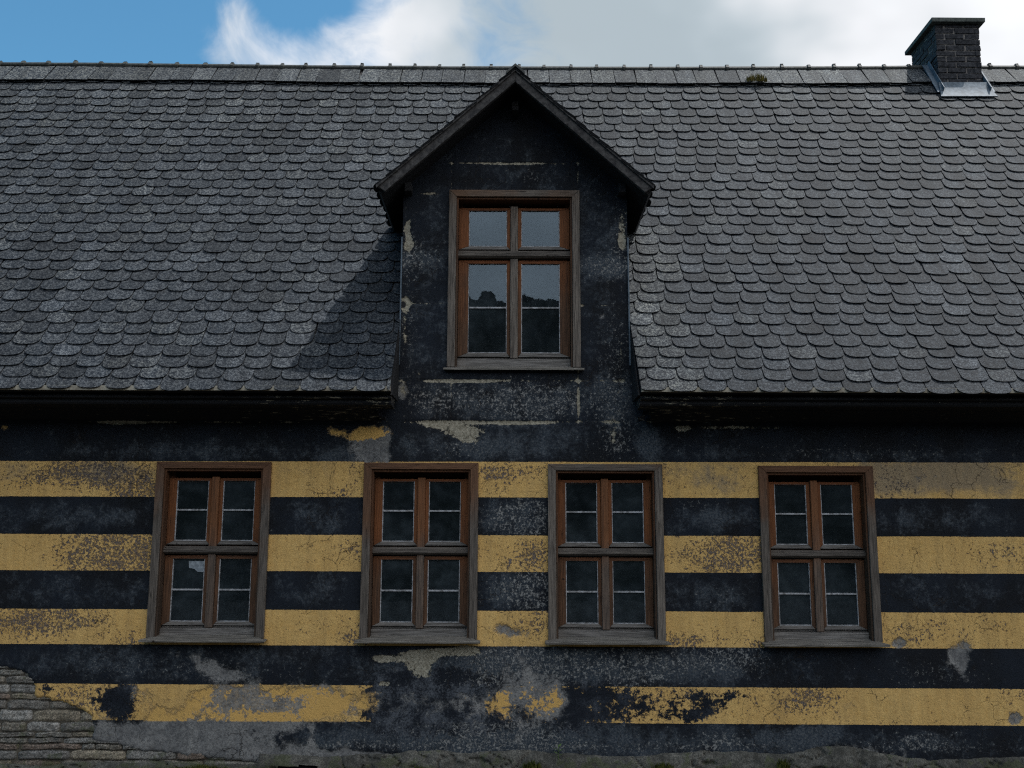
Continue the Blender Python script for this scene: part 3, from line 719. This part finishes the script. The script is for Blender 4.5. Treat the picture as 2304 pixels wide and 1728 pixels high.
b.build('rear_slope', M_slate, roof)
b = MB()
yb = 2*RY+.02
for sx_ in (-1, 1):
    xa, xb = (-HX, -HX+.3) if sx_ < 0 else (HX-.3, HX)
    b.prism([(.002, GZ-.1), (yb, GZ-.1), (yb, 1.9), (RY, RZ-.12), (.002, 1.9)], xa, xb, 'x')
b.box(-HX+.31, HX-.31, yb-.3, yb, GZ-.1, 1.6)
b.box(-HX+.31, HX-.31, .36, yb-.31, 1.15, 1.25)
b.box(-HX+.31, HX-.31, .36, yb-.31, GZ-.1, GZ)
b.build('side_wall', M_room, house, UP)

# cornice under the eave
def cornice():
    prof_low = [(.02, 1.135), (-.045, 1.142), (-.08, 1.165), (-.13, 1.192), (-.20, 1.208), (-.20, 1.30), (.0, 1.30)]
    prof_box = [(-.19, 1.212), (-.395, 1.216), (-.405, 1.228), (-.405, 1.256), (-.44, 1.262), (-.445, 1.272), (-.19, 1.50)]
    b = MB()
    for xa, xb, xc, xd in ((-HX, -1.13, -HX, -.972), (1.16, HX, 1.032, HX)):
        n = 60; xs = np.linspace(xa, xb, n+1)
        b.prism(prof_low, xa, xb, 'x'); b.prism(prof_box, xc, xd, 'x')
    # crumbled stubs by the dormer
    for s, x0 in ((-1, -1.0), (1, 1.06)):
        for q in range(4):
            x = x0+s*random.uniform(-.03, .14); y = -random.uniform(.02, .26); z = random.uniform(1.13, 1.20)
            r = random.uniform(.010, .022); b.box(x-r*1.3, x+r*1.3, y-r, y+r, z-r*.7, z+r*.8, 0, r*.45)
        # verge board closing the roof edge beside the dormer
        xx = -.966 if s < 0 else 1.018
        b.prism([(-.46, 1.29), (-.03, 1.30), (-.03, 1.90)], xx-.006, xx+.006, 'x', 1)
    o = b.build('cornice', [M_corn, M_black], house, UP)
    b = MB(); b.box(-HX, -.972, -.505, -.485, 1.312, 1.350); b.box(1.032, HX, -.505, -.485, 1.312, 1.350)
    b.build('eave_batten', M_batten, o)
cornice()

# ------------------------------------------------------------------ dormer
def dormer():
    ezd = DAP-DSL*DHALF; t = .05
    yb = lambda z: (z-EZ)/T+EY
    b = MB()
    # cheeks
    for xa, xb in ((DWL+.002, DWL+.05), (DWR-.05, DWR-.002)):
        zt = DAP-DSL*max(abs(xa-DC), abs(xb-DC))-.05
        b.prism([(.012, 1.9), (yb(1.9)+.3, 1.9), (yb(zt)+.1, zt), (.012, zt)], xa, xb, 'x')
    b.prism([(.04, 3.2), (.09, 3.2), (.09, 3.24), (.04, 3.24)], DWL+.01, DWR-.01, 'x')   # tie beam joining the cheeks
    o = b.build('dormer', M_black, house, UP)
    # roof boards
    c = MB(); cs = math.cos(math.atan(DSL)); sn = math.sin(math.atan(DSL))
    for s in (-1, 1):
        U0 = Vector((DC, 0, DAP-.035)); dn = Vector((s*cs, 0, -sn)); nm = Vector((s*sn, 0, cs)); L = DHALF/cs
        p = [U0, U0+dn*L]
        def pt(q, y, h): v = q+nm*h; return (v.x, y, v.z)
        ybk = [yb(DAP)+.1, yb(ezd)+.12]
        lap = .002 if s < 0 else 0
        c.hexa([pt(p[0], DF+.03, -.05), pt(p[1], DF+.03, -.05), pt(p[1], ybk[1], -.05), pt(p[0], ybk[0], -.05), pt(p[0], DF+.03, -.012), pt(p[1], DF+.03, -.012), pt(p[1], ybk[1], -.012), pt(p[0], ybk[0], -.012)])
    c.build('soffit', M_black, o)
    # bargeboards
    for s in (-1, 1):
        dn = Vector((s*cs, 0, -sn)); nm = Vector((s*sn, 0, cs)); L = DHALF/cs
        A = Vector((DC, 0, DAP-.012))
        wdt = .082/1.0
        top0 = A; top1 = A+dn*L; bot1 = top1-nm*wdt-dn*.02; bot0 = Vector((DC, 0, DAP-.012-wdt/cs))
        g = MB(); yf, yk = DF-.012, DF+.028
        g.hexa([(q.x, y, q.z) for q, y in ((bot0, yf), (bot1, yf), (bot1, yk), (bot0, yk), (top0, yf), (top1, yf), (top1, yk), (top0, yk))])
        # thin cover strip on the upper edge
        q0 = A+Vector((0, 0, .012)); q1 = q0+dn*(L+.012); r0 = A-Vector((0, 0, .020)); r1 = r0+dn*(L+.004)
        g.hexa([(q.x, y, q.z) for q, y in ((r0, yf-.016), (r1, yf-.016), (r1, yf-.003), (r0, yf-.003), (q0, yf-.016), (q1, yf-.016), (q1, yf-.003), (q0, yf-.003))], 0)
        g.build('bargeboard', M_barge, o, bev=.003)
    # slates of the two slopes
    sf = SlateField()
    for s in (-1, 1):
        up = Vector((-s*cs, 0, sn)); nm = Vector((s*sn, 0, cs)); Lr = DHALF/cs
        O2 = Vector((DC+s*DHALF, 0, ezd-.03)); U2 = Vector((0, 1, 0))
        r = -.012; q = 0
        while r < Lr-.05:
            ze = ezd+(r)*sn; yend = yb(ze)+.30
            place_row(sf, r, .18, DF-.035, yend, .038, .24, .008, .020, lambda a, b_: (random.gauss(.8, .1), random.uniform(.1, .4), random.random(), 1),
                      lambda poly, cx, s0: [clip(clip(poly, 0, DF-.035, True), 1, Lr+.01, False)], None, 1.6, (.09 if q % 2 else 0), O2, U2, up, nm)
            r += .13; q += 1
    sf.build('dormer_slates', o)
    # a slate capping the apex
    h = MB(); h.prism([(DC-.075, DAP-.062), (DC, DAP+.006), (DC+.075, DAP-.062), (DC+.082, DAP-.045), (DC, DAP+.030), (DC-.082, DAP-.045)], DF-.045, yb(DAP)+.1, 'y')
    h.build('dormer_ridge', M_ridge, o)
    for (x, z) in ((DWL+.05, 3.17), (DC, 3.92), (DWR-.05, 3.17)):
        e = MB(); e.box(x-.03, x+.03, -.12, -.003, z-.04, z+.04, 0, .004); e.build('purlin_end', M_black, o, bev=.004)
    # lead strips where the roof meets the dormer front
    for s, x in ((-1, DWL-.003), (1, DWR+.003)):
        f = MB(); f.box(x-.005, x+.005, -.02, .0, 1.62, 2.75, 0, .0015); f.build('flashing_strip', M_lead, o)
dormer()

# ------------------------------------------------------------------ chimney
def chimney():
    x0, x1, y0, y1, zt = 4.90, 5.41, 2.39, 3.09, 6.14
    b = MB(); b.box(x0+.010, x1-.010, y0+.010, y1-.010, 4.9, zt, 1)
    z = 5.25; c = 0
    while z < zt-.01:
        h = .060
        for face in range(4):
            horiz = face in (0, 2); L = (x1-x0) if horiz else (y1-y0)
            p = 0. if c % 2 else -.11
            while p < L-.005:
                q0, q1 = max(0, p)+.004, min(L, p+.215)-.004
                if q1-q0 > .02:
                    d = random.uniform(-.006, .007)
                    if face == 0: b.box(x0+q0, x0+q1, y0-d, y0+.09, z, z+h, 0, .004)
                    if face == 2: b.box(x0+q0, x0+q1, y1-.09, y1+d, z, z+h, 0, .004)
                    if face == 1: b.box(x0-d, x0+.09, y0+q0, y0+q1, z, z+h, 0, .004)
                    if face == 3: b.box(x1-.09, x1+d, y0+q0, y0+q1, z, z+h, 0, .004)
                p += .225
        z += .0705; c += 1
    o = b.build('chimney', [M_brick, M_mortar], house, UP, bev=.004)
    g = MB(); g.box(x0-.055, x1+.055, y0-.055, y1+.055, zt, zt+.052, 0, .003)
    g.build('chimney_cap', M_cap, o, bev=.006)
    g = MB()
    def rp(x, s, h): p = O+U*x+SLV*s+SLN*h; return (p.x, p.y, p.z+sag(x, s))
    sF = (y0-EY)/SLV.y
    xa, xb = x0-.035, x1+.035; n = 10; pr = []
    for i in range(n+1):
        t = i/n; s = sF+.012-.235*t; h = .058+.045*(1-t)**2.2; fl = .03*t*t; pr.append((s, h, fl))
    for (s1, h1, f1), (s2, h2, f2) in zip(pr, pr[1:]):
        g.hexa([rp(xa-f2, s2, h2-.012), rp(xb+f2, s2, h2-.012), rp(xb+f1, s1, h1-.012), rp(xa-f1, s1, h1-.012), rp(xa-f2, s2, h2), rp(xb+f2, s2, h2), rp(xb+f1, s1, h1), rp(xa-f1, s1, h1)])
    g.build('flashing', M_lead, o)
    for x in (x0-.012, x1+.012):
        g = MB(); s1 = sF-.12; s2 = SL-.02
        sg = -1 if x < 5.2 else 1
        g.hexa([rp(x+sg*.06, s1, .045), rp(x, s1, .045), rp(x, s2, .06), rp(x+sg*.06, s2, .06), rp(x+sg*.06, s1, .055), rp(x, s1, .055), rp(x, s2, .07), rp(x+sg*.06, s2, .07)] if sg < 0 else
               [rp(x, s1, .045), rp(x+.06, s1, .045), rp(x+.06, s2, .06), rp(x, s2, .06), rp(x, s1, .055), rp(x+.06, s1, .055), rp(x+.06, s2, .07), rp(x, s2, .07)])
        g.hexa([rp(x-.004, s1, .03), rp(x+.004, s1, .03), rp(x+.004, s2, .03), rp(x-.004, s2, .03), rp(x-.004, s1, .11), rp(x+.004, s1, .11), rp(x+.004, s2, .12), rp(x-.004, s2, .12)])
        g.build('side_flashing', M_lead, o)
chimney()

# ------------------------------------------------------------------ windows
def rect_frame(b, x0, x1, z0, z1, l, r, bt, tp, y0, y1, ms=(0, 1)):
    """four boards round an opening; sides run between the rails"""
    b.hexa([(x0, y0, z0), (x0+l, y0, z0+bt), (x0+l, y1, z0+bt), (x0, y1, z0), (x0, y0, z1), (x0+l, y0, z1-tp), (x0+l, y1, z1-tp), (x0, y1, z1)], ms[0])
    b.hexa([(x1-r, y0, z0+bt), (x1, y0, z0), (x1, y1, z0), (x1-r, y1, z0+bt), (x1-r, y0, z1-tp), (x1, y0, z1), (x1, y1, z1), (x1-r, y1, z1-tp)], ms[0])
    b.hexa([(x0, y0, z1), (x0+l, y0, z1-tp), (x0+l, y1, z1-tp), (x0, y1, z1), (x1, y0, z1), (x1-r, y0, z1-tp), (x1-r, y1, z1-tp), (x1, y1, z1)], ms[1])
    if bt: b.hexa([(x0, y0, z0), (x0, y1, z0), (x0+l, y1, z0+bt), (x0+l, y0, z0+bt), (x1, y0, z0), (x1, y1, z0), (x1-r, y1, z0+bt), (x1-r, y0, z0+bt)], ms[-1])
def make_window(W, H, lv, rows_up, rows_lo, gw, mul, sillp, label, loc, csm=(M_case_v, M_case_h), mm=None):
    mm = mm or M_mul
    cw, ct = .066, H-lv['cin']
    b = MB(); yf = -.030
    # casing boards (mitred) with a small inner step
    b.hexa([(-W/2, yf, 0), (-W/2+cw, yf, 0), (-W/2+cw, .03, 0), (-W/2, .03, 0), (-W/2, yf, H), (-W/2+cw, yf, H-ct), (-W/2+cw, .03, H-ct), (-W/2, .03, H)], 0)
    b.hexa([(W/2-cw, yf, 0), (W/2, yf, 0), (W/2, .03, 0), (W/2-cw, .03, 0), (W/2-cw, yf, H-ct), (W/2, yf, H), (W/2, .03, H), (W/2-cw, .03, H-ct)], 0)
    b.hexa([(-W/2, yf-.001, H), (-W/2+cw, yf-.001, H-ct), (-W/2+cw, .03, H-ct), (-W/2, .03, H), (W/2, yf-.001, H), (W/2-cw, yf-.001, H-ct), (W/2-cw, .03, H-ct), (W/2, .03, H)], 1)
    win = b.build('window', [csm[0], csm[1]], house, loc, bev=.004)
    win['label'] = label
    iw = W-2*cw
    # lining (reveal) and fixed frame, set back
    b = MB(); x0, x1, zt = -iw/2, iw/2, H-ct
    b.box(x0+.001, x0+.016, -.012, .20, .0, zt-.002, 0); b.box(x1-.016, x1-.001, -.012, .20, .0, zt-.002, 0)
    b.box(x0+.016, x1-.016, -.010, .20, zt-.020, zt-.003, 0)
    b.box(x0+.016, x0+.05, .105, .15, .037, zt-.021, 0); b.box(x1-.05, x1-.016, .105, .15, .037, zt-.021, 0)
    b.box(x0+.016, x1-.016, .195, .20, lv['sT']-.03, zt-.021, 0)
    b.box(x0+.05, x1-.05, .10, .15, lv['sB']-.004, lv['trT']-.004, 0)
    b.build('frame', M_lining, win, bev=.002)
    b = MB(); b.box(x0+.017, x1-.017, .045, .13, .0, lv['fr'], 0); b.box(x0+.017, x1-.017, .090, .13, lv['fr'], lv['sB2']-.006, 0)
    b.build('bottom_rail', M_railb, win, bev=.004)
    b = MB(); trb, trt = lv['trB'], lv['trT']; h = trt-trb
    b.prism([(.025, trb+.25*h), (.045, trb), (.104, trb), (.104, trt), (.05, trt), (.03, trt-.2*h)], x0+.012, x1-.012, 'x')
    b.build('transom', M_tran, win, bev=.004)
    b = MB(); b.box(-mul/2, mul/2, .050, .102, lv['sB']-.03, lv['sT']+.01, 0); b.build('mullion', mm, win, bev=.006)
    b = MB(); b.box(-mul/2, mul/2, .050, .102, lv['fr']+.005, trb-.003, 0); b.build('mullion', mm, win, bev=.006)
    st = .030
    for s in (-1, 1):
        for (gt, gb, zt_, zb_, mun) in ((lv['gT'], lv['gB'], lv['sT'], lv['sB'], rows_up), (lv['gT2'], lv['gB2'], lv['sT2'], lv['sB2'], rows_lo)):
            gi = mul/2+st; go = gi+gw                    # inner / outer glass edge
            oo = iw/2-.018
            xa, xb = (gi-st, oo) if s > 0 else (-oo, -(gi-st))
            l, r = (st, oo-go) if s > 0 else (oo-go, st)
            b = MB(); rect_frame(b, xa, xb, zb_, zt_, l, r, gb-zb_, zt_-gt, .072, .112, (0, 1, 2))
            sash = b.build('sash', [M_sash_v, M_sash_h, M_railb], win, bev=.003)
            ga, gb_ = (gi, go) if s > 0 else (-go, -gi)
            p = MB(); e = .0055
            rect_frame(p, ga-.001, gb_+.001, gb-.001, gt+.001, e+random.uniform(0, .003), e+random.uniform(0, .003), e+.002, e-.003, .077, .090, (0, 0))
            p.build('putty', M_putty, win)
            g = MB(); g.box(ga-.004, gb_+.004, .090, .094, gb-.004, gt+.004); g.build('pane', M_glass, win)
            if mun:
                m_ = MB(); m_.box(ga+e, gb_-e, .078, .0885, mun-.007, mun+.007); m_.build('muntin', M_putty, win, bev=.002)
    # sill: weathered board falling outwards
    b = MB(); sw = W/2+.028
    b.hexa([(-sw, -.115*sillp, -.030), (sw, -.115*sillp, -.030), (sw, .044, -.006), (-sw, .044, -.006), (-sw, -.115*sillp, -.012), (sw, -.115*sillp, -.012), (iw/2-.02, .044, .020), (-iw/2+.02, .044, .020)])
    b.build('sill', M_sill, win, bev=.003)
    # dark room behind the window
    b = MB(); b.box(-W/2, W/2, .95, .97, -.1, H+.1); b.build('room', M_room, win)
    return win
LV = dict(cin=1.374, gT=1.280, gB=.781, sT=1.302, sB=.748, trT=.736, trB=.672, sT2=.660, gT2=.632, gB2=.124, sB2=.092, fr=.070)
labels = ['leftmost lower window, reddish casing, torn pale paper behind one pane', 'second lower window from the left, under the left edge of the dormer',
          'third lower window from the left, grey weathered casing head', 'rightmost lower window with brown casing']
wn = []
for (cx, cz), lb in zip(WINS, labels):
    wn.append(make_window(WW, WH, LV, 1.035, .380, .266, .062, 1., lb, (cx, 0, cz-GZ), (M_case_gv, M_case_gh) if cx > 0 and cx < 1 else (M_case_v, M_case_h)))
LD = dict(cin=1.517, gT=1.424, gB=1.095, sT=1.446, sB=1.066, trT=1.049, trB=.980, sT2=.968, gT2=.938, gB2=.142, sB2=.106, fr=.085)
make_window(DW, DH, LD, None, .544, .335, .066, .45, 'dormer window with grey casing and pale sky in its panes', (DX, 0, DZ-GZ), (M_case_gv, M_case_gh), M_case_gv)
# pale ragged patch just in front of the first window's lower left pane
xa, za = P(408, 1213, .088); xb, zb = P(442, 1236, .088)
b = MB(); pts = [(xa, za+.004), (xa+.005, za-.052), (xa+.05, za-.06), (xa+.075, zb+.005), (xb-.006, zb), (xb, za+.004)]
b.prism([(p[0], p[1]) for p in pts], .0865, .0885, 'y'); pp = b.build('paper', M_patch, wn[0], (-WINS[0][0], 0, -WINS[0][1]))

# ------------------------------------------------------------------ small plants
def tuft(name, x, y, z, r, h, n, m, label, cat, group=None, leafy=False):
    b = MB()
    for i in range(n):
        a = random.uniform(0, 2*math.pi); rr = r*math.sqrt(random.random()); px, py = rr*math.cos(a), rr*math.sin(a)*.5
        hh = h*random.uniform(.35, 1)*(1-.5*(rr/r)**2); lean = random.uniform(-.5, .5)*hh; ly = -random.uniform(0, .5)*hh; wd = random.uniform(.0025, .005)
        if leafy: wd *= 1.6
        t = random.uniform(0, math.pi); ux, uy = math.cos(t)*wd, math.sin(t)*wd
        b.face([(px-ux, py-uy, -.01), (px+ux, py+uy, -.01), (px+lean*.5+ux, py+ly*.5+uy, hh*.6), (px+lean*.5-ux, py+ly*.5-uy, hh*.6)])
        b.face([(px+lean*.5-ux, py+ly*.5-uy, hh*.6), (px+lean*.5+ux, py+ly*.5+uy, hh*.6), (px+lean, py+ly, hh)])
    o = b.build(name, m, None, (x, y, z)); return tag(o, label, cat, group)
def at(px, py, Y): x, z = P(px, py, Y); return x, Y, z
x, y, z = 0, 0, 0
v = Mc @ Vector(((1633*2304/2212-1152)/2260, (864-186*2304/2212)/2260, -1)); t = (EZ+T*(CAM_D-0-(-EY)*-1-0) - EZ)/1 if False else None
# roof tuft: where the ray meets the slope
den = v.z-T*v.y; tt = (EZ-T*(CAM_D+EY))/den
tuft('moss_tuft', v.x*tt, -CAM_D+v.y*tt-.05, v.z*tt+.03, .12, .12, 260, M_rmoss, 'brownish dry moss tuft growing under the ridge slates on the right', 'moss')
for px, py, r, h, n, lb in ((430, 1662, .26, .05, 500, 'low green moss patch at the foot of the wall below the leftmost window'),
                            (1150, 1658, .07, .09, 160, 'small green weed tuft at the wall foot between the two middle windows'),
                            (1432, 1660, .09, .08, 170, 'green weed tuft on the wall foot ledge under the third lower window'),
                            (1692, 1655, .05, .09, 110, 'small weed tuft at the wall foot left of the bulging bare stone'),
                            (905, 1662, .05, .05, 70, 'tiny moss sprig at the wall foot under the second window')):
    x, y, z = at(px, py, -.10); tuft('weed_tuft', x, y, z-.01, r, h, n, M_moss, lb, 'weed', 'weeds along the wall foot')
def sprig():
    x, y, z = at(1206, 1640, -.05); b = MB()
    b.box(-.002, .002, -.002, .002, 0, .11)
    for i in range(8):
        zz = .03+.010*i; a = i*2.3; l = .022; dx, dy = math.cos(a), math.sin(a)*.6; p = Vector((0, 0, zz)); u = Vector((dx, dy-.3, .35)).normalized(); q = Vector((-dy, dx, 0)).normalized()
        b.face([p, p+u*l+q*l*.5, p+u*l*2, p+u*l-q*l*.5])
    tag(b.build('seedling', M_leaf, None, (x, y, z)), 'single green leafy seedling growing from the foot of the black stripe', 'plant')
sprig()
for x, y, h, r, lb in ((-3.9, -146, 3.4, 1.2, 'pointed dark tree on the hilltop, the taller one'), (3.2, -147, 2.6, 1.7, 'round dark tree on the hilltop, the smaller one'), (-8.6, -145, 2.2, 2.0, 'low dark tree at the left of the hilltop row')):
    make_tree(x, y, h, r, lb)
